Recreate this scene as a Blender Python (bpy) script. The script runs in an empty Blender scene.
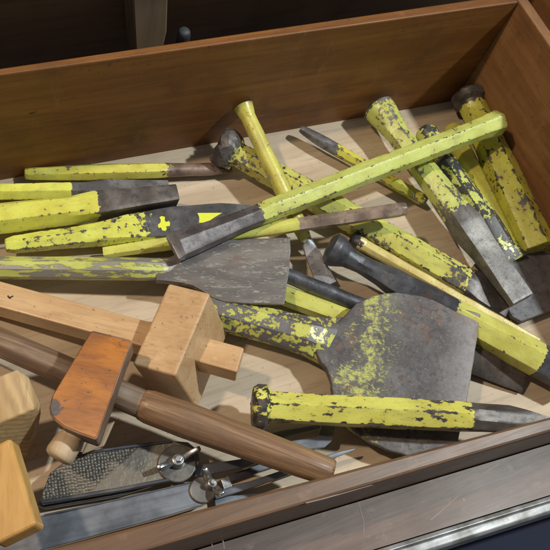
import bpy, bmesh, math, random
from mathutils import Vector, Matrix, noise
random.seed(7)
S = bpy.context.scene
C = S.collection

# ------------------------------------------------------------ camera
CP = Vector((-0.349, -0.055, 0.404)); FPX = 809.8
R3 = Matrix.Rotation(-0.779, 3, 'Z') @ Matrix.Rotation(0.538, 3, 'X') @ Matrix.Rotation(0.452, 3, 'Z')
cam = bpy.data.cameras.new('camera'); co = bpy.data.objects.new('camera', cam); C.objects.link(co)
co.matrix_world = Matrix.Translation(CP) @ R3.to_4x4()
cam.sensor_width = 36; cam.lens = 36 * FPX / 550; cam.clip_start = 0.01; cam.clip_end = 50
S.camera = co
# ------------------------------------------------------------ world, lamps, exposure
w = bpy.data.worlds.new('World'); S.world = w; w.use_nodes = True
w.node_tree.nodes['Background'].inputs[0].default_value = (0.86, 0.93, 1.0, 1)
w.node_tree.nodes['Background'].inputs[1].default_value = 0.19
def spot(name, loc, target, power, rad, col, size=40):
    l = bpy.data.lights.new(name, 'SPOT'); l.energy = power; l.shadow_soft_size = rad; l.color = col
    l.spot_size = math.radians(size); l.spot_blend = 0.4
    o = bpy.data.objects.new(name, l); C.objects.link(o); o.location = loc
    o.rotation_euler = (Vector(target) - Vector(loc)).to_track_quat('-Z', 'Y').to_euler(); return o
T0 = Vector((-0.2, 0.1, 0))
spot('right_lamp', T0 + Vector((0.95, -0.22, 1.60)), T0, 100, 0.045, (0.95, 1.0, 0.98))
spot('left_lamp', T0 + Vector((-0.62, 0.22, 1.05)), T0, 27, 0.028, (1.0, 0.76, 0.53), 60)
S.view_settings.view_transform = 'Standard'; S.view_settings.look = 'None'
S.view_settings.exposure = 0.0; S.view_settings.gamma = 1.0
S.render.engine = 'CYCLES'

# ------------------------------------------------------------ helpers
def depth(P): return -((P - CP) @ R3).z if False else -(R3.transposed() @ (P - CP)).z
def ray(x, y): return R3 @ Vector(((x - 275) / FPX, (275 - y) / FPX, -1))
def at(x, y, z):
    d = ray(x, y); return CP + d * ((z - CP.z) / d.z)
def on_plane(x, y, p0, n):
    d = ray(x, y); return CP + d * ((p0 - CP).dot(n) / d.dot(n))

def setp(o, label=None, cat=None, group=None, kind=None):
    if label: o['label'] = label
    if cat: o['category'] = cat
    if group: o['group'] = group
    if kind: o['kind'] = kind
    return o
def empty(name, loc, label, cat, group=None, M=None):
    o = bpy.data.objects.new(name, None); C.objects.link(o)
    if M: o.matrix_world = M
    else: o.location = loc
    o.empty_display_size = .01
    return setp(o, label, cat, group)
def mesh(name, bm, mat, parent=None, M=None, smooth=False, bevel=0, seg=2, subs=0):
    """bm in world coordinates when M is given: converted to frame M"""
    if M is not None: bm.transform(M.inverted())
    bmesh.ops.recalc_face_normals(bm, faces=bm.faces)
    me = bpy.data.meshes.new(name); bm.to_mesh(me); bm.free()
    if smooth:
        for p in me.polygons: p.use_smooth = True
    me.materials.append(mat)
    o = bpy.data.objects.new(name, me); C.objects.link(o)
    if parent is not None: o.parent = parent
    elif M is not None: o.matrix_world = M
    if bevel:
        b = o.modifiers.new('bevel', 'BEVEL'); b.width = bevel; b.segments = seg; b.limit_method = 'ANGLE'; b.angle_limit = math.radians(25)
        b.harden_normals = False
    return o

# ------------------------------------------------------------ materials
class NT:
    def __init__(s, name):
        s.m = bpy.data.materials.new(name); s.m.use_nodes = True; s.t = s.m.node_tree
        s.b = s.t.nodes['Principled BSDF']
        s.tc = s.t.nodes.new('ShaderNodeTexCoord')
    def n(s, k, **a):
        x = s.t.nodes.new(k)
        for q, v in a.items(): setattr(x, q, v)
        return x
    def l(s, a, b): s.t.links.new(a, b)
    def inp(s, sock, v):
        if hasattr(v, 'links'): s.l(v, sock)
        else: sock.default_value = v
    def math(s, op, a, b=0.0, clamp=False):
        x = s.n('ShaderNodeMath', operation=op); x.use_clamp = clamp
        s.inp(x.inputs[0], a); s.inp(x.inputs[1], b); return x.outputs[0]
    def smooth(s, v, lo, hi):
        x = s.n('ShaderNodeMapRange', interpolation_type='SMOOTHSTEP')
        s.inp(x.inputs[0], v); x.inputs[1].default_value = lo; x.inputs[2].default_value = hi
        return x.outputs[0]
    def coord(s, scale=(1, 1, 1), off=(0, 0, 0), rot=(0, 0, 0)):
        m = s.n('ShaderNodeMapping'); m.inputs['Scale'].default_value = scale; m.inputs['Location'].default_value = off
        m.inputs['Rotation'].default_value = rot
        s.l(s.tc.outputs['Object'], m.inputs[0]); return m.outputs[0]
    def noise(s, vec, scale, detail=4, rough=.6, dist=0):
        x = s.n('ShaderNodeTexNoise'); s.l(vec, x.inputs['Vector']); x.inputs['Scale'].default_value = scale
        x.inputs['Detail'].default_value = detail; x.inputs['Roughness'].default_value = rough; x.inputs['Distortion'].default_value = dist
        return x.outputs['Fac']
    def mix(s, f, a, b):
        x = s.n('ShaderNodeMix', data_type='RGBA'); s.inp(x.inputs[0], f)
        for q, v in ((6, a), (7, b)):
            if hasattr(v, 'links'): s.l(v, x.inputs[q])
            else: x.inputs[q].default_value = (*v, 1)
        return x.outputs[2]
    def bump(s, h, strength, dist=.0005):
        x = s.n('ShaderNodeBump'); s.l(h, x.inputs['Height']); x.inputs['Strength'].default_value = strength
        x.inputs['Distance'].default_value = dist; s.l(x.outputs[0], s.b.inputs['Normal'])

YEL = (0.69, 0.71, 0.185); LEM = (0.64, 0.73, 0.20); PAL = (0.76, 0.67, 0.27); FLU = (0.74, 0.80, 0.15)
STEEL = (0.115, 0.11, 0.115); DARK = (0.05, 0.045, 0.045); BROWN = (0.14, 0.10, 0.08); BRIGHT = (0.30, 0.30, 0.31); BLUE = (0.10, 0.11, 0.14)

def painted(name, x0, x1, chips=.6, yellow=YEL, steel=STEEL, steel2=None, seed=0, edgew=.005, flow=1.0, metal=.3, mottle=.0, under=None, worn=0):
    """yellow paint between x0 and x1 (metres from the head along the tool), chipped; bare steel elsewhere"""
    g = NT(name); off = (seed * .37, seed * .61, seed * .13)
    vec = g.coord((flow, 1, 1), off)
    n1 = g.noise(vec, 330, 6, .62); n2 = g.noise(vec, 75, 3, .55); n3 = g.noise(vec, 1100, 4, .7)
    sep = g.n('ShaderNodeSeparateXYZ'); g.l(g.tc.outputs['Object'], sep.inputs[0])
    at_ = g.n('ShaderNodeAttribute'); at_.attribute_name = 'edge'
    v = g.math('ADD', g.math('MULTIPLY', n1, .6), g.math('MULTIPLY', n2, .4))
    v = g.math('ADD', v, g.math('MULTIPLY', at_.outputs['Fac'], .085))
    # more wear towards the border of the paint
    xe = g.math('ADD', sep.outputs[0], g.math('MULTIPLY', g.math('SUBTRACT', v, .5), edgew * 6))
    near = g.smooth(sep.outputs[0], x1 - edgew * 5, x1)
    v2 = g.math('ADD', v, g.math('MULTIPLY', near, .05))
    if worn: v2 = g.math('ADD', v2, g.math('MULTIPLY', g.math('SUBTRACT', 1.0, g.smooth(sep.outputs[0], worn * .7, worn)), .14))
    nk = g.noise(g.coord((flow * .7, 1, 1), (off[1], off[0], .4)), 620, 3, .55)
    v2 = g.math('MAXIMUM', v2, g.math('ADD', g.math('ADD', nk, g.math('MULTIPLY', at_.outputs['Fac'], .07)), chips - .715))
    chip = g.smooth(v2, chips - .006, chips + .006)
    inr = g.math('MULTIPLY', g.smooth(xe, x0 - .0003, x0 + .0003), g.math('SUBTRACT', 1.0, g.smooth(xe, x1 - .0003, x1 + .0003)))
    paint = g.math('MULTIPLY', inr, g.math('SUBTRACT', 1.0, chip))
    if mottle:   # scrubbed blade: flecks of paint and pale oxide left on the metal
        fl = g.smooth(g.math('ADD', g.math('MULTIPLY', n1, .5), g.math('MULTIPLY', n3, .5)), .58 - mottle * .1, .62 - mottle * .05)
    s2 = steel2 or tuple(min(1, c * 2.1) for c in steel)
    sc = g.mix(g.smooth(n2, .38, .66), steel, s2)
    sc = g.mix(g.math('MULTIPLY', g.smooth(n1, .5, .72), .65), sc, tuple(c * .35 for c in steel))
    sc = g.mix(g.math('MULTIPLY', g.smooth(g.noise(vec, 140, 5, .7), .55, .75), .5), sc, (.16, .085, .04))
    if mottle: sc = g.mix(g.math('MULTIPLY', fl, .8), sc, (.36, .37, .33))
    yc = g.mix(g.smooth(n2, .35, .65), yellow, tuple(c * f for c, f in zip(yellow, (.86, .80, .7))))
    yc = g.mix(g.math('MULTIPLY', g.smooth(g.noise(g.coord((flow * .35, 1, 1), (off[2], .3, off[0])), 190, 6, .7), .5, .68), .38), yc, (.34, .32, .16))
    yc = g.mix(g.math('MULTIPLY', g.smooth(n3, .56, .72), .4), yc, (.22, .19, .06))
    yc = g.mix(g.math('MULTIPLY', g.smooth(v2, chips - .022, chips - .002), .7), g.mix(g.math('MULTIPLY', g.smooth(v, chips - .08, chips), .3), yc, tuple(c * .6 for c in yellow)), (.17, .14, .05))
    if under: sc = g.mix(g.math('MULTIPLY', chip, inr), sc, under)
    g.l(g.mix(paint, sc, yc), g.b.inputs['Base Color'])
    g.l(g.math('MULTIPLY', g.math('SUBTRACT', 1.0, paint), metal), g.b.inputs['Metallic'])
    g.l(g.math('ADD', g.math('ADD', g.math('MULTIPLY', paint, -.14), .31), g.math('MULTIPLY', n1, .22)), g.b.inputs['Roughness'])
    g.bump(g.math('ADD', g.math('ADD', g.math('MULTIPLY', paint, .5), g.math('MULTIPLY', n3, .35)), g.math('MULTIPLY', n2, .8)), .42, .0006)
    return g.m

def steelmat(name, col, rough=.35, metal=.8, scratch=(1, 1, 1), col2=None, bump=.25, rust=.3):
    g = NT(name); vec = g.coord(scratch); n1 = g.noise(vec, 260, 6, .65); n2 = g.noise(g.coord(), 60, 4, .6)
    c = g.mix(g.smooth(n2, .35, .68), col, col2 or tuple(x * .55 for x in col))
    c = g.mix(g.math('MULTIPLY', g.smooth(n1, .56, .7), .5), c, tuple(x * .4 for x in col))
    c = g.mix(g.math('MULTIPLY', g.smooth(g.noise(g.coord(off=(.3, 0, 0)), 130, 5, .7), .56, .74), rust), c, (.15, .09, .05))
    g.l(c, g.b.inputs['Base Color']); g.b.inputs['Metallic'].default_value = metal
    g.l(g.math('ADD', g.math('MULTIPLY', n1, .4), rough - .2), g.b.inputs['Roughness'])
    g.bump(n1, bump, .0004); return g.m

def woodmat(name, a, b, grain=60, stretch=(.06, 1, 1), rough=.45, dirt=.3, dark=None, bump=.2, ring=0, coat=0, spots=0, scuff=0):
    g = NT(name); vec = g.coord(stretch)
    n1 = g.noise(vec, grain * 6, 5, .6, .3); n2 = g.noise(vec, grain, 3, .5, .6); n3 = g.noise(g.coord(), 25, 5, .6)
    c = g.mix(g.smooth(n2, .3, .7), a, b)
    c = g.mix(g.math('MULTIPLY', g.smooth(n1, .46, .7), .45), c, tuple(x * .6 for x in b))
    if ring:
        wv = g.n('ShaderNodeTexWave', wave_type='RINGS', rings_direction='X'); g.l(g.coord((.25, 1, 1), (0, .02, .05)), wv.inputs[0])
        wv.inputs['Scale'].default_value = ring; wv.inputs['Distortion'].default_value = 2.5; wv.inputs['Detail'].default_value = 2
        wv.inputs['Detail Scale'].default_value = 1.5
        c = g.mix(g.math('MULTIPLY', wv.outputs['Fac'], .3 if ring < 50 else .55), c, tuple(x * .62 for x in b))
    c = g.mix(g.math('MULTIPLY', g.smooth(n3, .45, .75), dirt), c, dark or tuple(x * .35 for x in b))
    if scuff:
        s1 = g.noise(g.coord((1, 1, .35), (.2, .7, 0), (0, .5, 0)), 70, 8, .72)
        c = g.mix(g.math('MULTIPLY', g.smooth(s1, .56, .70), scuff), c, tuple(min(1, x * 1.5 + .05) for x in a))
    if spots:
        sp = g.noise(g.coord(off=(.5, .2, 0)), 420, 3, .5)
        c = g.mix(g.math('MULTIPLY', g.smooth(sp, .66, .70), spots), c, (.05, .035, .03))
    g.l(c, g.b.inputs['Base Color'])
    g.l(g.math('ADD', rough - .12, g.math('MULTIPLY', n3, .25)), g.b.inputs['Roughness'])
    g.b.inputs['Coat Weight'].default_value = coat; g.b.inputs['Coat Roughness'].default_value = .25
    g.bump(g.math('ADD', n1, g.math('MULTIPLY', n2, .5)), bump, .0004); return g.m

VARN = woodmat('varnished_wood', (.255, .105, .022), (.175, .064, .011), 90, (.06, 1, 1), .6, .5, (.05, .02, .008), .1, coat=.06, spots=.5, scuff=.22)
VARNY = woodmat('varnished_wood_side', (.30, .15, .06), (.22, .10, .035), 90, (1, .06, 1), .6, .5, (.07, .03, .012), .1, coat=.06, spots=.5, scuff=.22)
FRONTM = woodmat('worn_front_wood', (.175, .098, .052), (.11, .06, .032), 110, (.05, 1, 1), .42, .4, (.07, .035, .02), .15, coat=.1, scuff=.35)
LEDGE = woodmat('scuffed_ledge', (.18, .122, .096), (.105, .068, .052), 130, (.08, 1, 1), .55, .45, (.07, .045, .035), .3, coat=.1, scuff=.5)
PLY = woodmat('plywood', (.63, .525, .39), (.54, .435, .31), 60, (.07, 1, 1), .55, .25, (.30, .20, .12), .12, ring=16, spots=.3, scuff=.1)
BEECH = woodmat('beech', (.68, .46, .25), (.58, .36, .18), 110, (.08, 1, 1), .42, .35, (.40, .21, .09), .15, coat=.1, spots=.4, scuff=.25)
PALEB = woodmat('pale_beech', (.64, .47, .25), (.50, .33, .15), 100, (.12, 1, 1), .5, .25, (.30, .18, .08), .2, ring=110)
HONEY = woodmat('honey_beech', (.70, .44, .15), (.58, .32, .09), 100, (.08, 1, 1), .42, .35, (.42, .22, .07), .12, coat=.15)
ORANGE = woodmat('orange_varnish', (.52, .18, .013), (.30, .09, .007), 90, (1, .1, 1), .42, .6, (.16, .07, .03), .2, coat=.1, spots=.8)
OLDW = woodmat('worn_edge_wood', (.30, .20, .14), (.17, .10, .065), 50, (1, .15, 1), .6, .5, (.07, .045, .03), .3)
HANDLE = woodmat('handle_wood', (.38, .235, .13), (.16, .085, .042), 300, (.03, 1, 1), .5, .75, (.14, .095, .075), .5, coat=.1)
GREYW = woodmat('grey_handle_wood', (.34, .24, .165), (.15, .09, .055), 300, (.03, 1, 1), .5, .7, (.12, .08, .06), .35)
CREAM = woodmat('cream_wood', (.62, .49, .33), (.48, .35, .22), 60, (.1, 1, 1), .55, .35, (.28, .18, .1), .2)
DARKW = woodmat('dark_cabinet_wood', (.34, .21, .11), (.24, .15, .075), 30, (.08, 1, 1), .5, .3, (.02, .012, .008), .1)
BATTEN = woodmat('grey_batten', (.36, .25, .15), (.24, .165, .10), 30, (1, 1, .08), .6, .4, (.12, .09, .06), .15)

# ------------------------------------------------------------ the drawer (box)
def prism(bm, top, bot):
    a = [bm.verts.new(p) for p in top]; b = [bm.verts.new(p) for p in bot]; n = len(a)
    bm.faces.new(a); bm.faces.new(b[::-1])
    for i in range(n): bm.faces.new((a[i], b[i], b[(i + 1) % n], a[(i + 1) % n]))
H = .09
box = empty('tool_tray', (-.2, .1, 0), 'open varnished wooden tray with pale plywood bottom holding all the tools', 'tray')
MI = Matrix.Translation((-.2, .1, 0))
XL = -.43
def part(name, top, bot, mat, bevel=.0008):
    bm = bmesh.new(); prism(bm, [Vector(p) for p in top], [Vector(p) for p in bot]); return mesh(name, bm, mat, box, MI, bevel=bevel)
def rimy(x, a, b): return a[1] + (x - a[0]) * (b[1] - a[1]) / (b[0] - a[0])
ybt0, ybt1 = at(0, 75, H), at(519, 2, H); ybo0, ybo1 = at(0, 68.3, H), at(350, 17.5, H)
yb0, yb1 = at(100, 162.5, 0), at(452, 101.3, 0)
XR = ybt1.x
xe = XR + .0085
def quad(yl_i, yr_i, yl_o, yr_o, z, xr): return [(XL, yl_i, z), (xr, yr_i, z), (xr, yr_o, z), (XL, yl_o, z)]
F = rimy
part('back_wall', quad(F(XL, ybt0, ybt1), ybt1.y, F(XL, ybo0, ybo1), F(XR, ybo0, ybo1), H, XR - .0003),
     [(XL, F(XL, yb0, yb1), -.006), (-.002, yb1.y, -.006), (-.002, ybt1.y + .0075, -.006), (XL, ybt1.y + .0075, -.006)], VARN)
fi0, fi1, fo0, fo1 = at(110, 533, H), at(550, 417, H), at(148, 550, H), at(550, 432, H)
xf = .012
part('front_wall', [(XL, F(XL, fi0, fi1), H), (xf, F(xf, fi0, fi1), H), (xf, F(xf, fo0, fo1), H), (XL, F(XL, fo0, fo1), H)],
     [(XL, F(XL, fi0, fi1), -.006), (xf, F(xf, fi0, fi1), -.006), (xf, F(xf, fo0, fo1), -.006), (XL, F(XL, fo0, fo1), -.006)], FRONTM, .0012)
a = at(550, 47, H); xri = lambda y: XR + (ybt1.y - y) * (a.x - XR) / (ybt1.y - a.y)
ye = F(xf, fi0, fi1) + .0003
yq = F(XR, ybo0, ybo1)
part('side_wall', [(XR, yq, H), (xri(ye), ye, H), (xri(ye) + .0085, ye, H), (XR + .0075, yq, H)],
     [(-.0018, yq, -.006), (xri(ye), ye, -.006), (xri(ye) + .0085, ye, -.006), (XR + .0075, yq, -.006)], VARNY)
part('side_wall', [(XL - .009, -.03, H), (XL - .0003, -.03, H), (XL - .0003, .23, H), (XL - .009, .23, H)],
     [(XL - .009, -.03, -.006), (XL - .0003, -.03, -.006), (XL - .0003, .23, -.006), (XL - .009, .23, -.006)], VARNY)
part('bottom_panel', [(XL, -.03, 0), (xf - .0005, -.03, 0), (-.0022, .2155, 0), (XL, .2155, 0)],
     [(XL, -.03, -.005), (xf - .0005, -.03, -.005), (-.0022, .2155, -.005), (XL, .2155, -.005)], PLY, 0)
# pale scuffs on the outer face of the front wall
def patch(name, pts, p0, nrm, mat, parent, M, lift=.0002, th=.00015):
    P = [on_plane(x, y, p0, nrm) + nrm * lift for x, y in pts]; bm = bmesh.new(); prism(bm, P, [p - nrm * th for p in P]); return mesh(name, bm, mat, parent, M)

for q in ([(144, 95), (148, 93.5), (152, 95), (151, 98.5), (146, 99)], [(122, 101), (125, 99.5), (126, 103), (123, 105)], [(28, 111), (36, 109.5), (36, 111), (29, 112.5)]):
    c_ = (yb0 + yb1) / 2; c_ = Vector((0, ybt1.y, H)); nW = (ybt1 - ybt0).cross(yb0 - ybt0).normalized(); nW = -nW if nW.y > 0 else nW
    m_ = bpy.data.materials.get('dent_mark') or bpy.data.materials.new('dent_mark'); m_.use_nodes = True; m_.node_tree.nodes['Principled BSDF'].inputs[0].default_value = (.035, .02, .012, 1)
    patch('dent_mark', q, ybt1, nW, m_, box, MI, .0012, .0016)
# ------------------------------------------------------------ surroundings
zl = .052
bm = bmesh.new()
l0, l1 = at(372, 550, zl), at(550, 495, zl)
yl = lambda x: F(x, l0, l1)
prism(bm, [Vector((-.6, F(-.6, fo0, fo1) - .0006, zl)), Vector((.3, F(.3, fo0, fo1) - .0006, zl)), Vector((.3, yl(.3), zl)), Vector((-.6, yl(-.6), zl))],
      [Vector((-.6, F(-.6, fo0, fo1) - .0006, zl - .03)), Vector((.3, F(.3, fo0, fo1) - .0006, zl - .03)), Vector((.3, yl(.3), zl - .03)), Vector((-.6, yl(-.6), zl - .03))])
mesh('wooden_ledge', bm, LEDGE, None, MI); setp(bpy.data.objects['wooden_ledge'], 'scuffed grey brown wooden ledge in front of the tray', 'ledge')
SCR = bpy.data.materials.new('pale_scratch'); SCR.use_nodes = True; SCR.node_tree.nodes['Principled BSDF'].inputs[0].default_value = (.24, .175, .14, 1)
nO = Vector((fo1.y - fo0.y, fo0.x - fo1.x, 0)).normalized(); nO = -nO if nO.y > 0 else nO
patch('pale_scuff', [(306, 503), (322, 499), (340, 494), (372, 484.7), (374, 486.3), (340, 496.6), (308, 505)], (fo0 + fo1) / 2, nO, SCR, box, MI, .0002, .0004)
ledge = bpy.data.objects['wooden_ledge']
for q in ([(358, 503), (358.6, 503), (364, 521), (364.4, 534), (363.6, 534), (363, 521)], [(452, 497), (453, 497), (490, 470), (500, 464), (499.5, 463.4), (489, 469)], [(430, 520), (431, 520.6), (470, 486), (469.5, 485.5)],
          [(462, 499), (464, 498), (465.5, 500.5), (463, 501.5)], [(378, 487), (379, 486.5), (383, 489), (382, 489.4)], [(211, 541), (212, 541), (213, 548), (212, 548)], [(500, 480), (500.6, 479), (531, 466), (531, 466.8)], [(222, 538), (223.2, 538), (225, 549), (223.6, 549)]):
    patch('scratch', q, Vector((0, 0, zl)), Vector((0, 0, 1)), SCR, ledge, None, .0001, .0002) if 0 else patch('scratch', q, Vector((0, 0, zl)), Vector((0, 0, 1)), SCR, ledge, MI, .0001, .0002)
# aluminium edging: extrusion along the ledge border
ALU = steelmat('aluminium', (.36, .37, .38), .5, .5, (.05, 1, 1), (.15, .15, .14), .25, .45)
bm = bmesh.new(); dx = (Vector((.3, yl(.3), 0)) - Vector((-.6, yl(-.6), 0))).normalized(); nx = Vector((-dx.y, dx.x, 0))
prof = [(-.0005, -.02), (-.0005, .0012), (-.0025, .0018), (-.0033, .0006), (-.0068, .0003), (-.0080, -.0008), (-.0086, -.02)]
A = Vector((-.6, yl(-.6), zl)); B = Vector((.3, yl(.3), zl))
r0 = [bm.verts.new(A + nx * u + Vector((0, 0, v))) for u, v in prof]; r1 = [bm.verts.new(B + nx * u + Vector((0, 0, v))) for u, v in prof]
for i in range(len(prof)): j = (i + 1) % len(prof); bm.faces.new((r0[i], r0[j], r1[j], r1[i]))
bm.faces.new(r0[::-1]); bm.faces.new(r1)
mesh('metal_edging', bm, ALU, None, MI, bevel=.0004); setp(bpy.data.objects['metal_edging'], 'bright aluminium edging strip along the ledge border', 'edging')
NAVY = NT('navy_cloth'); v = NAVY.coord(); n_ = NAVY.noise(v, 900, 3, .6)
NAVY.l(NAVY.mix(n_, (.012, .016, .035), (.025, .03, .06)), NAVY.b.inputs['Base Color']); NAVY.b.inputs['Roughness'].default_value = .9; NAVY.bump(n_, .4)
bm = bmesh.new(); prism(bm, [Vector(p) for p in ((-.9, -.6, -.01), (.6, -.6, -.01), (.6, .7, -.01), (-.9, .7, -.01))], [Vector(p) for p in ((-.9, -.6, -.02), (.6, -.6, -.02), (.6, .7, -.02), (-.9, .7, -.02))])
o = mesh('ground', bm, NAVY.m, None, MI); o['kind'] = 'structure'
# dark cabinet behind: back board, added shading board out of view, right panel, batten, peg
cab = empty('cabinet', (-.2, .28, 0), 'dark wooden cabinet whose shaded gap shows behind and beside the tray', 'cabinet')
MC = Matrix.Translation((-.2, .28, 0))
def slab(name, p, q, mat, bevel=.001):
    bm = bmesh.new(); (x0, y0, z0), (x1, y1, z1) = p, q
    prism(bm, [Vector(v) for v in ((x0, y0, z1), (x1, y0, z1), (x1, y1, z1), (x0, y1, z1))], [Vector(v) for v in ((x0, y0, z0), (x1, y0, z0), (x1, y1, z0), (x0, y1, z0))])
    return mesh(name, bm, mat, cab, MC, bevel=bevel)
slab('back_board', (-.6, .285, -.009), (.2, .297, .30), DARKW)
slab('added_shade_board', (-.6, .238, .175), (.2, .2845, .185), DARKW)  # unseen board added overhead to block the lamps and darken the gap
slab('side_panel', (.032, -.02, -.009), (.040, .235, .10), VARNY)
Pb = [on_plane(x, y, Vector((0, .262, 0)), Vector((0, 1, 0))) for x, y in ((131, -30), (169, -30), (167, 32), (160, 62), (136, 62))]
bm = bmesh.new(); prism(bm, Pb, [p + Vector((0, .02, 0)) for p in Pb]); mesh('upright', bm, BATTEN, cab, MC, bevel=.001)
def lathe(bm, P, Q, prof, n=32, cap=True):
    ax = (Q - P); L = ax.length; ax.normalize(); u = ax.orthogonal().normalized(); v = ax.cross(u); rings = []
    for t, r in prof:
        rings.append([bm.verts.new(P + ax * (t * L) + (u * math.cos(2 * math.pi * i / n) + v * math.sin(2 * math.pi * i / n)) * r) for i in range(n)])
    for a_, b_ in zip(rings, rings[1:]):
        for i in range(n): bm.faces.new((a_[i], a_[(i + 1) % n], b_[(i + 1) % n], b_[i]))
    if cap: bm.faces.new(rings[0][::-1]); bm.faces.new(rings[-1])
bm = bmesh.new(); P = on_plane(184, 34, Vector((0, .232, 0)), Vector((0, 1, 0))); lathe(bm, P + Vector((0, 0, -.03)), P + Vector((0, 0, .003)), [(0, .0036), (.9, .0036), (.96, .0033), (1, .0024)])
PEG = steelmat('grey_peg', (.09, .095, .10), .6, .2, rust=0)
setp(mesh('grey_peg', bm, PEG, None, Matrix.Translation(P), smooth=True), 'small round grey peg beside the pale upright behind the tray', 'peg')

# ------------------------------------------------------------ steel tools
N = 48
def section(kind):
    """unit closed outline, widest radius 1, N points, with a corner weight per point"""
    pts = []
    if kind == 'round':
        return [(math.cos(2 * math.pi * i / N), math.sin(2 * math.pi * i / N), 0.0) for i in range(N)]
    if kind in ('hex', 'hexr', 'oct'):
        k = 8 if kind == 'oct' else 6; ph = {'hex': 0, 'hexr': math.pi / 6, 'oct': math.pi / 8}[kind]
        per = 2 * math.pi / k
        for i in range(N):
            a_ = 2 * math.pi * i / N; d = ((a_ - ph) % per); e = min(d, per - d)
            r = math.cos(per / 2) / math.cos(per / 2 - min(e, per / 2)); r = min(r, .985)
            pts.append((r * math.cos(a_), r * math.sin(a_), max(0, 1 - e / .1)))
        return pts
    if kind == 'rect':
        for i in range(N):
            a_ = 2 * math.pi * i / N; c, s = math.cos(a_), math.sin(a_)
            # sample a square by angle, corners land exactly at 45 degrees
            m = max(abs(c), abs(s)); x, y = c / m, s / m
            d = abs((a_ % (math.pi / 2)) - math.pi / 4)
            if d < .01: x *= .97; y *= .97
            pts.append((x, y, max(0, 1 - d / .1)))
        return pts
SEC = {k: section(k) for k in ('round', 'hex', 'hexr', 'oct', 'rect')}
FRAMES = {}
def frame(A, B):
    X = (B - A).normalized(); Y = Vector((0, 0, 1)).cross(X).normalized(); Z = X.cross(Y)
    M = Matrix((X, Y, Z)).transposed().to_4x4(); M.translation = A; return M
def tool(name, label, cat, A, B, st, split, matargs, roll=0, group='steel chisels lying in the tray', lump=None, wob=.25, mats=None):
    """st: stations (t in the picture, width px, height/width, section); split: [(part name, t0, t1)]"""
    Pa, Pb = at(*A), at(*B); M = frame(Pa, Pb); L = (Pb - Pa).length; dA, dB = depth(Pa), depth(Pb)
    s_of = lambda t: (t / dB) / ((1 - t) / dA + t / dB)
    root = empty(name, None, label, cat, group, M)
    ma = dict(matargs); ma['x0'] = s_of(ma.get('x0', 0)) * L if ma.get('x0', 0) > 0 else -1; ma['x1'] = s_of(ma['x1']) * L if ma['x1'] < 1.2 else 9
    mat = painted(name + '_paint', **ma); seed = matargs.get('seed', 0)
    S_ = [(s_of(t) * L, wpx * (dA + (dB - dA) * s_of(t)) / FPX / 2, h, k) for t, wpx, h, k in st]
    def ring_at(x):
        for i in range(len(S_) - 1):
            if x <= S_[i + 1][0] + 1e-9: break
        a_, b_ = S_[i], S_[i + 1]; f = 0 if b_[0] == a_[0] else (x - a_[0]) / (b_[0] - a_[0]); f = min(1, max(0, f))
        f2 = f
        w_ = a_[1] + (b_[1] - a_[1]) * f2; h_ = a_[1] * a_[2] + (b_[1] * b_[2] - a_[1] * a_[2]) * f2
        out = []
        for p, q in zip(SEC[a_[3]], SEC[b_[3]]):
            y = (p[0] + (q[0] - p[0]) * f); z = (p[1] + (q[1] - p[1]) * f); e = p[2] + (q[2] - p[2]) * f
            c, s = math.cos(roll), math.sin(roll)
            y, z = y * w_, z * h_
            out.append((y * c - z * s, y * s + z * c, e))
        return out
    parts = {}
    for pi, (pn, t0, t1) in enumerate(split):
        x0, x1 = s_of(t0) * L, s_of(t1) * L
        xs = sorted(set([x0, x1] + [s[0] for s in S_ if x0 < s[0] < x1] + [x0 + (x1 - x0) * i / max(2, int((x1 - x0) / .0015)) for i in range(1, max(2, int((x1 - x0) / .0015)))]))
        xs = [x for i, x in enumerate(xs) if i == 0 or x - xs[i - 1] > .0002]
        bm = bmesh.new(); lay = bm.verts.layers.float.new('edge'); rings = []
        for x in xs:
            ring = []
            for y, z, e in ring_at(x):
                v = Vector((x, y, z)); nv = noise.noise(v * 90 + Vector((seed * 7, 0, 0)));
                v = Vector((x, y * (1 + .0), z)) + Vector((0, y, z)).normalized() * nv * .001 * wob
                if lump and x < lump[1] * L:
                    k = noise.noise(v * 260 + Vector((seed, 3, 1))) + .5 * noise.noise(v * 600)
                    v += Vector((k * .5, y, z)).normalized() * k * lump[0] * .001 if (y or z) else Vector()
                    v.x += noise.noise(Vector((y, z, seed)) * 300) * lump[0] * .0008
                q = bm.verts.new(v); q[lay] = e; ring.append(q)
            rings.append(ring)
        for a_, b_ in zip(rings, rings[1:]):
            for i in range(N): bm.faces.new((a_[i], a_[(i + 1) % N], b_[(i + 1) % N], b_[i]))
        if pi == 0:
            # slightly domed struck face
            c0 = sum((v.co for v in rings[0]), Vector()) / N
            prev = rings[0]
            for sc, dxx in ((.93, -.0005), (.6, -.0010)):
                nr = []
                for v in rings[0]:
                    p = c0 + (v.co - c0) * sc; p.x += dxx; q = bm.verts.new(p); q[lay] = .4; nr.append(q)
                for i in range(N): bm.faces.new((nr[i], nr[(i + 1) % N], prev[(i + 1) % N], prev[i]))
                prev = nr
            bm.faces.new(prev[::-1])
        if pi == len(split) - 1:
            c1 = sum((v.co for v in rings[-1]), Vector()) / N; nr = []
            for v in rings[-1]:
                p = c1 + (v.co - c1) * .94; p.x += .0004; nr.append(bm.verts.new(p))
            pr = rings[-1]
            for i in range(N): bm.faces.new((pr[i], pr[(i + 1) % N], nr[(i + 1) % N], nr[i]))
            bm.faces.new(nr)
        o = mesh(pn, bm, (mats or {}).get(pn, mat), root, None, smooth=True); parts[pn] = o
        me = o.data
        # keep corners crisp
        me.set_sharp_from_angle(angle=math.radians(24))
    return root, M, mat, L, s_of

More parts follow.
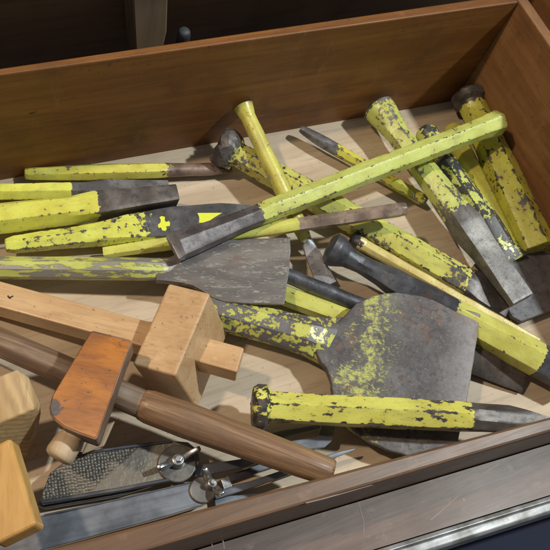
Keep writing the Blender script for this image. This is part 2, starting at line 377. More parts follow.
def plate(name, pts, plane, th, mat, parent, M, bevel=.0007, neck=None, bow=0.0):
    """flat steel blade: outline unprojected on a plane through three (px,py,z) points, thickness th(top->bottom); thicker near neck"""
    p0, p1, p2 = [at(*q) for q in plane]; n = (p1 - p0).cross(p2 - p0).normalized()
    if n.z < 0: n = -n
    top = [on_plane(x, y, p0, n) for x, y in pts]
    # finely sample outline
    T = []
    for i in range(len(top)):
        a_, b_ = top[i], top[(i + 1) % len(top)]; k = max(1, int((b_ - a_).length / .003))
        for j in range(k):
            q = a_.lerp(b_, j / k); T.append(q + (b_ - a_).normalized().cross(n) * noise.noise(q * 130) * .0005)
    nk = on_plane(*neck, p0, n) if neck else None
    far = max((t - nk).length for t in T) if nk else 1
    bot = []
    for t in T:
        d = th if not nk else th * (1.5 - 1.1 * (t - nk).length / far)
        bot.append(t - n * d)
    bm = bmesh.new(); prism(bm, T, bot)
    return mesh(name, bm, mat, parent, M, bevel=bevel)

hd = [('striking_head', 0, .06), ('shaft', .06, .74), ('blade', .74, 1)]
EDGE = steelmat('ground_edge', (.30, .30, .32), .42, .5, col2=(.20, .20, .22), rust=.15)
# small plain chisel along the back wall
tool('cold_chisel', 'slim yellow chisel with brown tip lying close to the back wall at the left', 'chisel', (26, 174, .007), (231, 168.5, .007),
     [(0, 12, 1, 'hex'), (.05, 14, 1, 'hex'), (.3, 17, 1, 'hex'), (.66, 17, 1, 'hex'), (.72, 14, .9, 'round'), (.9, 13, .8, 'round'), (.98, 11, .7, 'round'), (1, 7, .6, 'round')],
     [('striking_head', 0, .03), ('shaft', .03, .68), ('blade', .68, 1)], dict(x0=0, x1=.69, chips=.63, steel=BROWN, seed=1, yellow=(.70, .69, .14)), roll=.2)
tool('cold_chisel', 'yellow chisel with grey blade tucked behind the thick wedge chisel at the left edge', 'chisel', (-60, 193, .008), (168, 189, .006),
     [(0, 18, 1, 'hex'), (.5, 19, 1, 'hex'), (.62, 19, .9, 'hex'), (.75, 19, .6, 'rect'), (1, 17, .4, 'rect')],
     [('striking_head', 0, .05), ('shaft', .05, .6), ('blade', .6, 1)], dict(x0=0, x1=.575, chips=.66, seed=2, edgew=.001, yellow=FLU, steel=(.12, .12, .125)))
tool('wedge_chisel', 'thick yellow chisel with dark wedge shaped blade at the left edge', 'chisel', (-70, 226, .016), (174, 199.5, .0125),
     [(0, 34, 1, 'hex'), (.35, 34, 1, 'hex'), (.55, 31, 1.1, 'hex'), (.68, 25, 1.35, 'rect'), (.85, 20, 1.8, 'rect'), (1, 17, 2.3, 'rect')],
     [('striking_head', 0, .05), ('shaft', .05, .66), ('blade', .66, 1)], dict(x0=0, x1=.68, chips=.64, seed=3, edgew=.0015, yellow=(.73, .75, .13), steel=(.085, .075, .07)), roll=.15)
r4, M4, m4, L4, s4 = tool('flat_chisel', 'yellow chisel with flat dark blade bearing a yellow plus and triangle', 'chisel', (7, 245.5, .012), (252, 215.5, .013),
     [(0, 15, .9, 'hexr'), (.03, 19, .9, 'hexr'), (.3, 23, .9, 'hexr'), (.5, 27, .75, 'rect'), (.68, 34, .5, 'rect'), (.88, 32, .38, 'rect'), (1, 22, .3, 'rect')],
     [('striking_head', 0, .03), ('shaft', .03, .6), ('blade', .6, 1)], dict(x0=0, x1=.575, chips=.595, seed=4, yellow=FLU, steel=(.085, .085, .09)), roll=0)
tool('thin_chisel', 'slender chisel half yellow and half bare brown steel crossing in the middle', 'chisel', (405, 209, .038), (104, 253, .009),
     [(0, 13, 1, 'round'), (.02, 15, 1, 'hex'), (.2, 15, 1, 'hex'), (.34, 15, 1, 'hex'), (.45, 16, .9, 'round'), (.55, 14, .7, 'round'), (.8, 13, .6, 'rect'), (1, 11, .5, 'rect')],
     [('striking_head', 0, .04), ('shaft', .04, .36), ('blade', .36, 1)], dict(x0=.355, x1=2, chips=.64, seed=5, steel=(.24, .185, .15), edgew=.001), roll=.3)
r1, M1, m1, L1, s1 = tool('long_chisel', 'longest bright yellow hexagonal chisel lying diagonally on top of the pile', 'chisel', (499, 122, .040), (173, 248, .030),
     [(0, 25.5, 1, 'hexr'), (.006, 26.5, 1, 'hexr'), (.02, 25, 1, 'hexr'), (.045, 22.5, 1, 'hexr'), (.1, 22, 1, 'hexr'), (.7, 24, 1, 'hexr'), (.76, 22, .9, 'hexr'), (.83, 24, .85, 'hexr'), (.93, 30, .8, 'hexr'), (.982, 33, .75, 'hexr'), (1, 34, .3, 'hexr')],
     [('striking_head', 0, .045), ('shaft', .045, .735), ('blade', .735, .982), ('cutting_edge', .982, 1)], dict(x0=0, x1=.735, chips=.612, seed=6, edgew=.0015, yellow=LEM, steel=(.085, .078, .082), metal=.25), roll=0, mats={'cutting_edge': EDGE})
# spade bolster at the left
rs1, Ms1, ms1, Ls1, ss1 = tool('spade_bolster', 'long yellow green bolster with broad mottled grey blade in the left middle', 'bolster chisel', (-80, 267, .013), (190, 269.5, .0205),
     [(0, 24, 1, 'oct'), (.5, 24, 1, 'oct'), (.8, 24, 1, 'oct'), (.9, 23, .7, 'oct'), (1, 24, .12, 'oct')],
     [('striking_head', 0, .04), ('shaft', .04, 1)], dict(x0=0, x1=.915, chips=.535, seed=7, edgew=.003, flow=.3, yellow=(.58, .64, .17), steel=(.20, .18, .165), under=(.29, .28, .245)), roll=.2)
mB1 = painted('spade_blade', 0.0, .0, .5, LEM, (.155, .14, .135), (.26, .24, .225), 17, flow=.3, mottle=.55, metal=.3)
plate('blade', [(156, 257.5), (170, 256.5), (184, 251), (200, 244), (222, 240), (291, 236.5), (290, 262), (284.5, 304.5), (250, 303), (224, 301.5), (213, 297.5), (204, 291.5), (194, 286), (182, 282.5), (169, 281), (156, 280)],
      [(165, 268, .0225), (290, 237, .0255), (284, 304, .0245)], .0032, mB1, rs1, Ms1, neck=(165, 268))
# chisel with the mushroomed black head
tool('cold_chisel', 'long yellow chisel with battered black mushroomed head leaning at the back wall', 'chisel', (219, 144, .017), (508, 306, .007),
     [(0, 36, 1.0, 'round'), (.02, 41, 1.0, 'round'), (.045, 36, 1.0, 'round'), (.07, 25, 1, 'hexr'), (.12, 26, 1, 'hexr'), (.4, 29, 1, 'hexr'), (.7, 31, 1, 'hexr'), (.83, 31, .9, 'hexr'), (.9, 32, .6, 'rect'), (1, 30, .3, 'rect')],
     [('striking_head', 0, .065), ('shaft', .065, .84), ('blade', .84, 1)], dict(x0=.062, x1=.85, chips=.58, seed=8, yellow=YEL, steel=(.075, .07, .07)), roll=.1, lump=(3.6, .06))
tool('round_chisel', 'smooth round yellow chisel standing up over the battered one, grey flat tip below', 'chisel', (243, 106, .036), (327, 285, .004),
     [(0, 20, 1, 'round'), (.02, 19, 1, 'round'), (.06, 15.5, 1, 'round'), (.4, 17, 1, 'round'), (.66, 16, 1, 'round'), (.75, 12, .9, 'round'), (.83, 15, .5, 'rect'), (1, 20, .22, 'rect')],
     [('striking_head', 0, .045), ('shaft', .045, .74), ('blade', .74, 1)], dict(x0=0, x1=.74, chips=.60, seed=9, yellow=(.68, .66, .15), steel=(.26, .27, .29)), roll=.35)
tool('small_punch', 'small yellow punch with dark blunt tip pointing at the back wall', 'punch', (425, 201, .007), (301, 129, .010),
     [(0, 12, 1, 'hex'), (.05, 13, 1, 'hex'), (.4, 12, 1, 'hex'), (.72, 13, 1, 'hex'), (.8, 13, 1, 'round'), (.97, 9, 1, 'round'), (1, 7, 1, 'round')],
     [('striking_head', 0, .05), ('shaft', .05, .70), ('tip', .70, 1)], dict(x0=.03, x1=.70, chips=.60, seed=10, steel=(.10, .10, .11), yellow=(.68, .66, .10)), roll=.2)
tool('slim_chisel', 'very slim pale cream yellow chisel between the dark steel one and the battered one', 'chisel', (352, 238.5, .011), (537, 342, .014),
     [(0, 14, 1, 'round'), (.04, 16, 1, 'round'), (.07, 13, 1, 'oct'), (.5, 12, 1, 'hex'), (1, 11, 1, 'hex')],
     [('striking_head', 0, .06), ('shaft', .06, 1)], dict(x0=.05, x1=2, chips=.66, seed=11, yellow=PAL, steel=DARK), roll=.25)
tool('steel_chisel', 'bare blue grey steel chisel with bell shaped head, yellow toward its far end', 'chisel', (329, 247, .020), (575, 380, .016),
     [(0, 26, 1, 'round'), (.012, 34, 1, 'round'), (.035, 33, 1, 'round'), (.075, 22, 1, 'round'), (.13, 19, 1, 'oct'), (.21, 23, 1, 'hexr'), (.25, 28, 1, 'hexr'), (.6, 33, 1, 'hexr'), (.8, 36, 1, 'hexr'), (1, 37, .8, 'hexr')],
     [('striking_head', 0, .1), ('shaft', .1, 1)], dict(x0=.50, x1=.85, chips=.66, seed=12, edgew=.0015, yellow=YEL, steel=(.075, .08, .095), steel2=(.15, .16, .19), metal=.4), roll=.12)
tool('steel_bar', 'dark round bare steel bar passing under the broad bolster blade', 'bar', (276, 271, .013), (420, 330, .011),
     [(0, 15, 1, 'round'), (.5, 17, 1, 'round'), (1, 17, 1, 'round')],
     [('end_face', 0, .04), ('shaft', .04, 1)], dict(x0=5, x1=6, chips=.66, seed=13, steel=(.07, .072, .085), metal=.55))
tool('cold_chisel', 'yellow chisel mostly hidden beneath both broad blades in the middle', 'chisel', (262, 288, .008), (524, 378, .005),
     [(0, 20, 1, 'hex'), (.5, 24, 1, 'hex'), (.75, 26, .7, 'rect'), (1, 30, .35, 'rect')],
     [('striking_head', 0, .05), ('shaft', .05, .6), ('blade', .6, 1)], dict(x0=0, x1=.55, chips=.64, seed=14, steel=(.06, .05, .045)), roll=.5)
# broad bolster in the middle
rs2, Ms2, ms2, Ls2, ss2 = tool('broad_bolster', 'broad bolster with chipped yellow neck and wide steel blade in the middle right', 'bolster chisel', (196, 306, .013), (358, 350, .0145),
     [(0, 36, 1, 'oct'), (.1, 36, 1, 'oct'), (.55, 38, .9, 'oct'), (.68, 42, .88, 'oct'), (.78, 50, .60, 'oct'), (.88, 62, .27, 'oct'), (.95, 72, .1, 'oct'), (1, 76, .02, 'oct')],
     [('striking_head', 0, .07), ('shaft', .07, 1)], dict(x0=0, x1=2, chips=.508, seed=15, edgew=.008, yellow=(.60, .63, .15), steel=(.12, .112, .118), under=(.14, .132, .14), metal=.2), roll=.2)
g = NT('broad_blade')
vec = g.coord(); n1 = g.noise(vec, 300, 7, .68); n2 = g.noise(vec, 60, 4, .6); n3 = g.noise(g.coord((.5, 1, 1)), 1100, 5, .75)
sep = g.n('ShaderNodeSeparateXYZ'); g.l(g.tc.outputs['Object'], sep.inputs[0])
P1 = (Ms2.inverted() @ at(352, 340, .02)).x; P2 = (Ms2.inverted() @ at(405, 350, .022)).x
xx = g.math('ADD', sep.outputs[0], g.math('MULTIPLY', g.math('SUBTRACT', n2, .5), .05))
band = g.math('MULTIPLY', g.smooth(xx, P1 - .018, P1 + .010), g.math('SUBTRACT', 1.0, g.smooth(xx, P2 - .026, P2 + .008)))
vv = g.math('ADD', g.math('MULTIPLY', n1, .45), g.math('ADD', g.math('MULTIPLY', n3, .30), g.math('MULTIPLY', n2, .25)))
yp = g.math('MULTIPLY', g.smooth(g.math('ADD', vv, g.math('MULTIPLY', band, .125)), .56, .68), .78)
sc = g.mix(g.smooth(n2, .35, .68), (.085, .077, .08), (.155, .145, .145))
sc = g.mix(g.math('MULTIPLY', g.smooth(n1, .5, .60), .75), sc, (.055, .05, .055))
sc = g.mix(g.math('MULTIPLY', g.smooth(g.noise(g.coord(off=(.1, .9, 0)), 520, 6, .8), .55, .66), .55), sc, (.27, .26, .28))
edge = g.smooth(g.math('ADD', sep.outputs[0], g.math('MULTIPLY', g.math('SUBTRACT', n1, .5), .03)), (Ms2.inverted() @ at(440, 370, .022)).x, (Ms2.inverted() @ at(480, 380, .024)).x)
sc = g.mix(g.math('MULTIPLY', edge, .55), sc, (.42, .41, .42))
sc = g.mix(g.math('MULTIPLY', g.smooth(g.noise(g.coord(off=(.4, 0, 0)), 55, 4, .6), .55, .68), .45), sc, (.22, .12, .07))
g.l(g.mix(g.math('MULTIPLY', yp, g.smooth(band, .05, .3)), sc, (.58, .60, .15)), g.b.inputs['Base Color'])
g.b.inputs['Metallic'].default_value = .3; g.b.inputs['Roughness'].default_value = .5; g.bump(g.math('ADD', n3, n1), .5, .0005)
plate('blade', [(322, 326), (338, 322), (347, 313), (356, 303), (368, 297), (382, 293.5), (396, 292), (420, 295), (481, 314), (474, 360), (466, 410), (452, 465), (430, 461), (405, 455), (388, 450), (372, 443), (358, 434), (345, 424), (337, 410), (333, 395), (332, 383), (329.5, 375), (326.5, 368), (321, 362), (316, 352)],
      [(330, 348, .0195), (481, 314, .0265), (455, 455, .0185)], .0038, g.m, rs2, Ms2, neck=(330, 348))
tool('cold_chisel', 'yellow hexagonal chisel with flanged hammered head resting across the broad blade at the bottom', 'chisel', (253, 406.5, .024), (548, 421, .040),
     [(0, 41, 1, 'round'), (.008, 45, 1, 'round'), (.038, 45, 1, 'round'), (.052, 34, 1, 'hexr'), (.1, 33, 1, 'hexr'), (.5, 33, 1, 'hexr'), (.7, 32, 1, 'hexr'), (.76, 30, .85, 'oct'), (.87, 30, .5, 'oct'), (1, 9, .5, 'rect')],
     [('striking_head', 0, .05), ('shaft', .05, .735), ('blade', .735, 1)], dict(x0=0, x1=.735, chips=.592, worn=.010, seed=16, edgew=.0012, flow=.6, yellow=(.74, .75, .17), steel=(.075, .066, .06)), roll=.1, lump=(1.4, .05))
# the fan of tools at the right corner
tool('cold_chisel', 'yellow chisel with flared top and bright square ended blade near the right corner', 'chisel', (377, 106, .017), (521, 300, .021),
     [(0, 26, 1, 'round'), (.01, 32, 1, 'round'), (.05, 30, 1, 'round'), (.14, 24, 1, 'hexr'), (.3, 25, 1, 'hexr'), (.5, 30, 1, 'hexr'), (.62, 27, 1, 'rect'), (.75, 24, .75, 'rect'), (1, 26, .36, 'rect')],
     [('striking_head', 0, .07), ('shaft', .07, .56), ('blade', .56, 1)], dict(x0=0, x1=.55, chips=.575, worn=.004, seed=18, edgew=.004, yellow=LEM, steel=(.15, .145, .14), steel2=(.235, .23, .22)), roll=.1)
r18, M18, m18, L18, s18 = tool('flat_bolster', 'bolster with black chipped shaft and wide dark blade at the right edge', 'bolster chisel', (424, 129, .012), (512, 262, .010),
     [(0, 18, 1, 'round'), (.02, 22, 1, 'round'), (.08, 22, 1, 'round'), (.14, 19, 1, 'oct'), (.3, 22, 1, 'oct'), (.7, 28, 1, 'oct'), (.9, 32, .6, 'oct'), (1, 34, .3, 'rect')],
     [('striking_head', 0, .13), ('shaft', .13, 1)], dict(x0=0, x1=2, chips=.50, seed=19, yellow=LEM, steel=(.07, .07, .075), under=(.07, .07, .075)), roll=.2, lump=(1.6, .12))
mB18 = painted('dark_blade', 0, 0, .5, LEM, (.095, .095, .10), (.16, .16, .165), 20, metal=.25)
plate('blade', [(484, 262), (496, 250), (507, 246), (530, 249), (556, 255), (600, 268), (585, 300), (550, 311), (522, 322), (513, 317), (497, 290)],
      [(500, 255, .0105), (556, 255, .0085), (520, 322, .0085)], .0035, mB18, r18, M18, neck=(495, 255))
tool('cold_chisel', 'dull yellow chisel wedged between the black bolster and the thick corner chisel', 'chisel', (452, 128, .009), (507, 246, .009),
     [(0, 18, 1, 'round'), (.1, 19, 1, 'hex'), (.5, 24, 1, 'hex'), (1, 27, .8, 'hex')],
     [('striking_head', 0, .08), ('shaft', .08, 1)], dict(x0=0, x1=2, chips=.66, seed=21, yellow=(.60, .60, .10), steel=DARK), roll=.3)
tool('cold_chisel', 'thickest yellow chisel with black crusted mushroomed head right in the corner', 'chisel', (467, 93, .018), (537, 250, .012),
     [(0, 30, 1, 'round'), (.015, 35, 1, 'round'), (.05, 35, 1, 'round'), (.07, 28, 1, 'round'), (.12, 28, 1, 'hexr'), (.5, 35, 1, 'hexr'), (1, 40, 1, 'hexr')],
     [('striking_head', 0, .065), ('shaft', .065, 1)], dict(x0=.085, x1=2, chips=.585, seed=22, edgew=.002, yellow=(.62, .63, .10), steel=(.06, .055, .05)), roll=0, lump=(1.6, .06))

# yellow marks on the flat chisel's blade
FM = NT('mark_paint'); nn = FM.noise(FM.coord(), 500, 4, .6); FM.l(FM.mix(nn, (.85, .95, .08), (.74, .82, .07)), FM.b.inputs['Base Color']); FM.b.inputs['Roughness'].default_value = .4
hz = (s4(.85) * L4); zt = .5 * .0
def blade_top(px, py, lift=.0003):
    # the blade's upper face: local plane just above the section
    X = M4.to_3x3() @ Vector((1, 0, 0)); Z = M4.to_3x3() @ Vector((0, 0, 1))
    o = at(px, py, .013); t = (M4.inverted() @ o).x / L4
    return o, X, Z
def mark(pts, h):
    Z = M4.to_3x3() @ Vector((0, 0, 1)); p0 = M4.translation + Z * h
    P = [on_plane(x, y, p0, Z) for x, y in pts]; bm = bmesh.new(); prism(bm, P, [p - Z * .0016 for p in P]); return mesh('paint_mark', bm, FM.m, r4, M4)
mark([(194.5, 213), (222, 212.8), (214, 217.5), (207, 222.5), (195.5, 222.8)], .0042)
mark([(159.5, 217), (162, 216), (165, 217), (164.7, 220), (165.8, 222), (169, 221), (170.2, 223.5), (169.5, 226), (166, 226.3), (166.8, 229), (165.2, 231), (162, 230.2), (161.2, 227.5), (158.6, 227.8), (157.8, 225), (160.4, 222.6), (160.8, 220)], .0052)

# ------------------------------------------------------------ wooden gauges
def hexa(name, c8, mat, parent, M, bevel=.0012, sub=0):
    """c8: (px,py,z) for four top corners then four bottom corners"""
    P = [at(*c) for c in c8]; bm = bmesh.new(); prism(bm, P[:4], P[4:]); return mesh(name, bm, mat, parent, M, bevel=bevel, seg=3)
def para(name, c, nb, mat, parent, M, bevel=.0012, scale=(1, 1, 1)):
    C0 = at(*c); e = [(at(*q) - C0) * s for q, s in zip(nb, scale)]
    P = [C0, C0 + e[0], C0 + e[0] + e[1], C0 + e[1]]; bm = bmesh.new(); prism(bm, P, [p + e[2] for p in P]); return mesh(name, bm, mat, parent, M, bevel=bevel, seg=3)
def beam(name, P, Q, u, v, mat, parent, M, bevel=.001):
    """square bar from P to Q with half-extents u and v"""
    bm = bmesh.new(); q = [(-1, -1), (1, -1), (1, 1), (-1, 1)]
    prism(bm, [P + u * a_ + v * b_ for a_, b_ in q], [Q + u * a_ + v * b_ for a_, b_ in q]); return mesh(name, bm, mat, parent, M, bevel=bevel, seg=3)
G = 'wooden marking gauges at the left'
C0 = at(175, 376, .045); MG1 = frame(at(-60, 285, .016), at(228, 360, .030))
g1 = empty('marking_gauge', None, 'beech marking gauge with square stem through a clean pale block', 'marking gauge', G, MG1)
para('fence_block', (175, 376, .045), [(210, 293, .0492), (132, 364, .037), (197, 410, .0026)], BEECH, g1, MG1, .0014)
# stem: section vectors from the visible end
E0 = at(237, 372, .035); eu = at(207.5, 364, .0306) - E0; ew = at(246, 348, .0349) - E0; ed = at(239, 383.5, .0232) - E0
axis = (at(237, 372, .035) - at(0, 307, .019)).normalized()
yv = (ew - axis * ew.dot(axis)); zv = (ed - axis * ed.dot(axis)); zv -= yv * (zv.dot(yv) / yv.length_squared)
ctr = E0 + yv / 2 + zv / 2; Lst = (at(237, 372, .035) - at(-75, 286, .014)).length
beam('stem', ctr, ctr - axis * Lst, yv / 2, zv / 2, BEECH, g1, MG1, .0009)
# small dark tick on the stem
INK = NT('ink'); INK.b.inputs['Base Color'].default_value = (.03, .025, .03, 1); INK.b.inputs['Roughness'].default_value = .7
nS = -zv.normalized(); pS = ctr - zv / 2
for pts in ([(7, 296), (8.5, 295.5), (11, 298.5), (9.5, 299)], [(9, 297.5), (13, 295.5), (13.5, 296.5), (10, 298.5)]):
    patch('ink_tick', pts, pS, nS, INK.m, g1, MG1, .0002, .0004)

# orange gauge: varnished block with a round cream wedge screw
MG2 = frame(at(112, 337, .056), at(80, 432, .052))
g2 = empty('marking_gauge', None, 'old marking gauge with worn orange varnished block and round wooden screw', 'marking gauge', G, MG2)
p0, p1, p2 = at(91, 331, .053), at(132, 341, .058), at(96, 438, .053); nrm = (p1 - p0).cross(p2 - p0).normalized()
if nrm.z < 0: nrm = -nrm
out = [(93, 330.5), (130, 339.5), (132.5, 342), (124, 362), (97.5, 438), (95, 440), (78, 434), (64, 428), (55, 421), (50, 414), (49, 408), (52, 396), (71, 364), (88, 336), (90.5, 331.5)]
T = [on_plane(x, y, p0, nrm) for x, y in out]
back = at(100, 445, .036) - at(97, 438, .053)
bm = bmesh.new(); prism(bm, T, [t + back for t in T]); blk = mesh('fence_block', bm, OLDW, g2, MG2, bevel=.0018, seg=4)
# varnished face is a thin skin proud of the block
cen = sum(T, Vector()) / len(T); T2 = [cen + (t - cen) * .965 + nrm * .0003 for t in T]
bm = bmesh.new(); prism(bm, T2, [t - nrm * .0012 for t in T2]); mesh('varnished_face', bm, ORANGE, blk, MG2, bevel=.0003)
og = ORANGE.node_tree; pb = og.nodes['Principled BSDF']; src = pb.inputs['Base Color'].links[0].from_socket
tc_ = og.nodes.new('ShaderNodeTexCoord'); nz = og.nodes.new('ShaderNodeTexNoise'); nz.inputs['Scale'].default_value = 350; nz.inputs['Detail'].default_value = 4; og.links.new(tc_.outputs['Object'], nz.inputs[0])
for px, py, rr in ((54.5, 405, .0022), (56, 411, .0018), (62.5, 408.5, .0008), (52, 413, .0014), (84, 355, .0005), (60, 380, .0008)):
    q_ = MG2.inverted() @ on_plane(px, py, p0, nrm)
    dn = og.nodes.new('ShaderNodeVectorMath'); dn.operation = 'DISTANCE'; og.links.new(tc_.outputs['Object'], dn.inputs[0]); dn.inputs[1].default_value = q_
    ad = og.nodes.new('ShaderNodeMath'); ad.operation = 'MULTIPLY_ADD'; og.links.new(nz.outputs['Fac'], ad.inputs[0]); ad.inputs[1].default_value = rr * 2.4; og.links.new(dn.outputs['Value'], ad.inputs[2])
    mr = og.nodes.new('ShaderNodeMapRange'); og.links.new(ad.outputs[0], mr.inputs[0]); mr.inputs[1].default_value = rr * 2.1; mr.inputs[2].default_value = rr * 2.4; mr.inputs[3].default_value = .92; mr.inputs[4].default_value = 0
    mx = og.nodes.new('ShaderNodeMix'); mx.data_type = 'RGBA'; og.links.new(mr.outputs[0], mx.inputs[0]); og.links.new(src, mx.inputs[6]); mx.inputs[7].default_value = (.05, .05, .07, 1); src = mx.outputs[2]
og.links.new(src, pb.inputs['Base Color'])
Pn, Pm = at(80, 424, .036), at(57, 459, .034)
bm = bmesh.new(); lathe(bm, Pn, Pm, [(0, .0062), (.3, .0062), (.38, .0052), (.45, .0064), (.85, .0068), (.95, .0063), (1, .005)]); mesh('wooden_screw', bm, CREAM, g2, MG2, smooth=True)
Pn, Pm = at(112, 418, .026), at(98, 452, .020)
u = Vector((1, 0, .2)).normalized() * .0055; vv_ = (Pm - Pn).cross(u).normalized() * .0045
beam('stem', at(104, 425, .022), at(93, 450, .020), u, vv_, CREAM, g2, MG2)

# pale block at the left edge with its stem
MG3 = frame(at(20, 400, .047), at(20, 530, .05))
g3 = empty('marking_gauge', None, 'pale unvarnished marking gauge with chamfered block cut by the left edge', 'marking gauge', G, MG3)
bm = bmesh.new()
top = [at(x, y, z) for x, y, z in ((17, 369, .050), (34, 409, .048), (-8, 426, .045), (-22, 384, .046))]
rim = [at(x, y, z) for x, y, z in ((29, 377, .046), (40, 408, .042), (40, 412, .041), (34, 409.5, .0475))]
for p_ in top + [at(28.5, 376.5, .047), at(39.5, 402, .0445), at(39.5, 409, .0435), at(41, 412, .020), at(26, 457, .010), at(-14, 476, .010), at(-28, 430, .010), at(36, 440, .008)]: bm.verts.new(p_)
h_ = bmesh.ops.convex_hull(bm, input=bm.verts)
bmesh.ops.delete(bm, geom=[v for v in bm.verts if not v.link_faces], context='VERTS')
bmesh.ops.dissolve_limit(bm, angle_limit=math.radians(8), verts=bm.verts, edges=bm.edges)
mesh('fence_block', bm, PALEB, g3, MG3, bevel=.0007)
G4c = at(10, 437, .0526)
setp(para('stem', (36, 524, .060), [(10, 437, .0526), (9.5, 537, .0563), (46, 529.5, .0503)], HONEY, g3, MG3, .0018, (1.0, 1.6, 1)), 'honey coloured square stem')

# turned handle
mh = frame(at(-40, 328, .026), at(338, 470, .034)); hroot = empty('turned_stick', None, 'round brown turned wooden stick running under the orange block to the front wall', 'stick', None, mh)
bm = bmesh.new(); pa, pb = at(-60, 316, .022), at(146, 406, .030); lathe(bm, pa, pb, [(0, .0068), (.4, .0069), (.8, .0071), (1, .0068)], 40); mesh('thin_end', bm, GREYW, hroot, mh, smooth=True)
bm = bmesh.new(); pa, pb = at(140, 403.5, .0298), at(332, 473, .034)
lathe(bm, pa, pb, [(0, .0066), (.015, .0074), (.05, .0081), (.25, .0086), (.55, .0081), (.85, .0073), (.985, .0067), (1, .0060)], 48)
o = mesh('grip', bm, HANDLE, hroot, mh, smooth=True)
for p in o.data.polygons:
    if len(p.vertices) > 4: p.use_smooth = False

# ------------------------------------------------------------ sliding bevels
CAST = NT('cast_grip'); v = CAST.coord()
vo = CAST.n('ShaderNodeTexVoronoi'); CAST.l(CAST.coord(), vo.inputs['Vector']); vo.inputs['Scale'].default_value = 680; vo.inputs['Randomness'].default_value = .4
d = vo.outputs['Distance']; sep = CAST.n('ShaderNodeSeparateXYZ'); CAST.l(CAST.tc.outputs['Object'], sep.inputs[0])
nb_ = CAST.noise(v, 300, 4, .6)
msk = CAST.math('SUBTRACT', 1.0, CAST.smooth(CAST.math('ADD', sep.outputs[0], CAST.math('MULTIPLY', sep.outputs[1], -1.5)), .028, .031))
cc = CAST.mix(CAST.math('MULTIPLY', CAST.smooth(d, .15, .55), msk), (.17, .155, .13), (.09, .08, .066))
cc = CAST.mix(CAST.math('MULTIPLY', CAST.smooth(nb_, .55, .7), .5), cc, (.26, .24, .20)); CAST.l(cc, CAST.b.inputs['Base Color'])
CAST.b.inputs['Metallic'].default_value = .25; CAST.b.inputs['Roughness'].default_value = .45
CAST.bump(CAST.math('ADD', CAST.math('MULTIPLY', CAST.math('MULTIPLY', d, -.9), msk), nb_), .7, .0008)
RAIL = steelmat('rail_steel', (.20, .21, .24), .32, .8, (.05, 1, 1), rust=.15)
BLADE = steelmat('blue_steel', (.26, .285, .33), .32, .7, (.04, 1, 1), (.15, .165, .20), .12, .12)
DULL = steelmat('dull_washer', (.20, .19, .18), .42, .7, rust=.3)
POL = steelmat('polished_steel', (.55, .56, .58), .28, .9, rust=.15)
PLAIN = steelmat('plain_steel', (.30, .32, .36), .30, .7, (.05, 1, 1), (.17, .185, .215), .15, .10)

def zplate(name, pts, z, th, mat, parent, M, bevel=.0004):
    if isinstance(z, (int, float)): P = [at(x, y, z) for x, y in pts]
    else: P = [at(x, y, z[0] + (z[1] - z[0]) * (x - z[2]) / (z[3] - z[2])) for x, y in pts]
    bm = bmesh.new(); prism(bm, P, [p - Vector((0, 0, th)) for p in P]); return mesh(name, bm, mat, parent, M, bevel=bevel)
def wing_nut(center, ang, r, parent, M, up=.0048, span=.0095):
    bm = bmesh.new(); z = Vector((0, 0, 1)); lathe(bm, center, center + z * up, [(0, r * 1.15), (.5, r), (1, r * .8)], 24)
    o = mesh('wing_nut', bm, POL, parent, M, smooth=False, bevel=.0003)
    bm = bmesh.new(); lathe(bm, center + z * up, center + z * (up + .0022), [(0, r * .6), (.7, r * .6), (1, r * .45)], 6); mesh('bolt_tip', bm, POL, o, M, bevel=.0001)
    d = Vector((math.cos(ang), math.sin(ang), 0)); n_ = Vector((-d.y, d.x, 0))
    for s in (-1, 1):
        bm = bmesh.new(); rr = []
        for k in range(7):
            f = k / 6; c = center + d * s * (r * .6 + (span - r * .6) * f) + z * (up * .45 + .0045 * f ** 1.3)
            wd = .0013 * (1 - .2 * f); hh = .0022 + .0013 * math.sin(f * math.pi)
            rr.append([bm.verts.new(c + n_ * a_ * wd + z * b_ * hh * (1 - .35 * (f > .9))) for a_, b_ in ((-1, -1), (1, -1), (1.1, 0), (1, 1), (-1, 1), (-1.1, 0))])
        for a_, b_ in zip(rr, rr[1:]):
            for i in range(6): bm.faces.new((a_[i], a_[(i + 1) % 6], b_[(i + 1) % 6], b_[i]))
        bm.faces.new(rr[0][::-1]); bm.faces.new(rr[-1]); mesh('wing', bm, POL, o, M, smooth=True, bevel=.0003)
    return o
GB = 'metal angle gauges lying along the front wall'
MA = frame(at(42, 488, .012), at(196, 460, .013))
b1 = empty('angle_gauge', None, 'angle gauge with dark checkered cast stock and big wing nut', 'angle gauge', GB, MA)
stock = zplate('stock', [(40, 499), (50, 473), (76, 452.5), (120, 447), (171, 440.5), (188, 442), (198, 450), (200, 460), (196, 470), (186, 476), (120, 489.5), (44, 502)], .0125, .004, CAST.m, b1, MA)
zplate('rail', [(72, 453), (120, 446), (171, 439.2), (172, 442), (120, 449), (74, 455.6)], .0138, .003, RAIL, stock, MA)
zplate('rail', [(40, 500), (120, 487), (186, 474.2), (188, 477.5), (120, 491), (43, 504)], .0138, .003, RAIL, stock, MA)
zplate('back_plate', [(36, 505), (60, 474), (110, 474), (190, 462), (199, 472), (120, 495.5), (46, 508.5)], .0072, .003, RAIL, b1, MA)
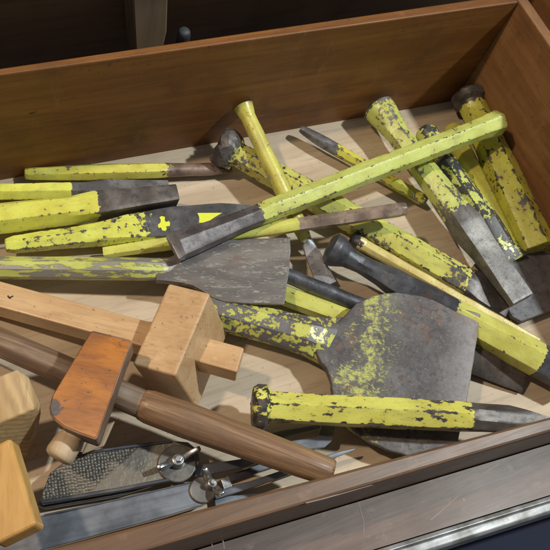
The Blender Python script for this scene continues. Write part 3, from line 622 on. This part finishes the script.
bm = bmesh.new(); c = at(177, 464, .0127); lathe(bm, c, c + Vector((0, 0, .0012)), [(0, .0092), (.8, .0092), (1, .0086)], 40); mesh('washer', bm, DULL, b1, MA, bevel=.0002)
wing_nut(at(177, 462, .0139), .12, .0034, b1, MA, span=.0115)
zplate('blade', [(192, 466), (240, 459), (290, 441), (318, 436.5), (322, 424), (335, 427), (332, 441), (325, 447), (290, 452.5), (240, 468), (195, 477)], (.0075, .0115, 190, 335), .0016, BLADE, b1, MA, .0003)
zplate('blade', [(250, 438), (280, 431), (322, 424), (322, 427), (270, 440), (252, 446)], .0040, .0014, RAIL, b1, MA, .0003)
MB_ = frame(at(0, 540, .010), at(210, 488, .010))
b2 = empty('angle_gauge', None, 'angle gauge with smooth blue grey steel stock partly hidden by the front wall', 'angle gauge', GB, MB_)
zplate('stock', [(-30, 532), (10, 521), (44, 515), (60, 513), (120, 499), (170, 487), (202, 480), (213, 481), (217, 490), (213, 499), (203, 505), (160, 518), (60, 545), (-30, 570)], .0105, .004, PLAIN, b2, MB_)
zplate('stock_edge', [(44, 514.2), (120, 498), (200, 479.5), (200, 481), (120, 499.8), (44, 516.4)], .0110, .002, RAIL, b2, MB_, .0002)
bm = bmesh.new(); c = at(203, 490, .0106); lathe(bm, c, c + Vector((0, 0, .0012)), [(0, .0066), (.8, .0066), (1, .006)], 40); mesh('washer', bm, DULL, b2, MB_, bevel=.0002)
wing_nut(at(211, 485, .0118), 1.85, .0026, b2, MB_, span=.0080)
bm = bmesh.new(); c = at(226, 484, .0095); beam('square_lug', c, c + Vector((0, 0, .002)), Vector((.0022, 0, 0)), Vector((0, .0024, 0)), POL, b2, MB_, .0003)
zplate('blade', [(212, 490), (250, 481), (300, 464), (340, 451), (356, 447.6), (354, 450.5), (310, 467), (255, 487), (216, 499)], (.0085, .0125, 212, 356), .0015, BLADE, b2, MB_, .0003)
zplate('blade', [(214, 497), (262, 492.5), (272, 495), (255, 506), (216, 512)], .0050, .0015, BLADE, b2, MB_, .0003)
zplate('blade', [(226, 476), (262, 463), (275, 459), (290, 462), (262, 471), (230, 482)], .0035, .0015, RAIL, b2, MB_, .0003)
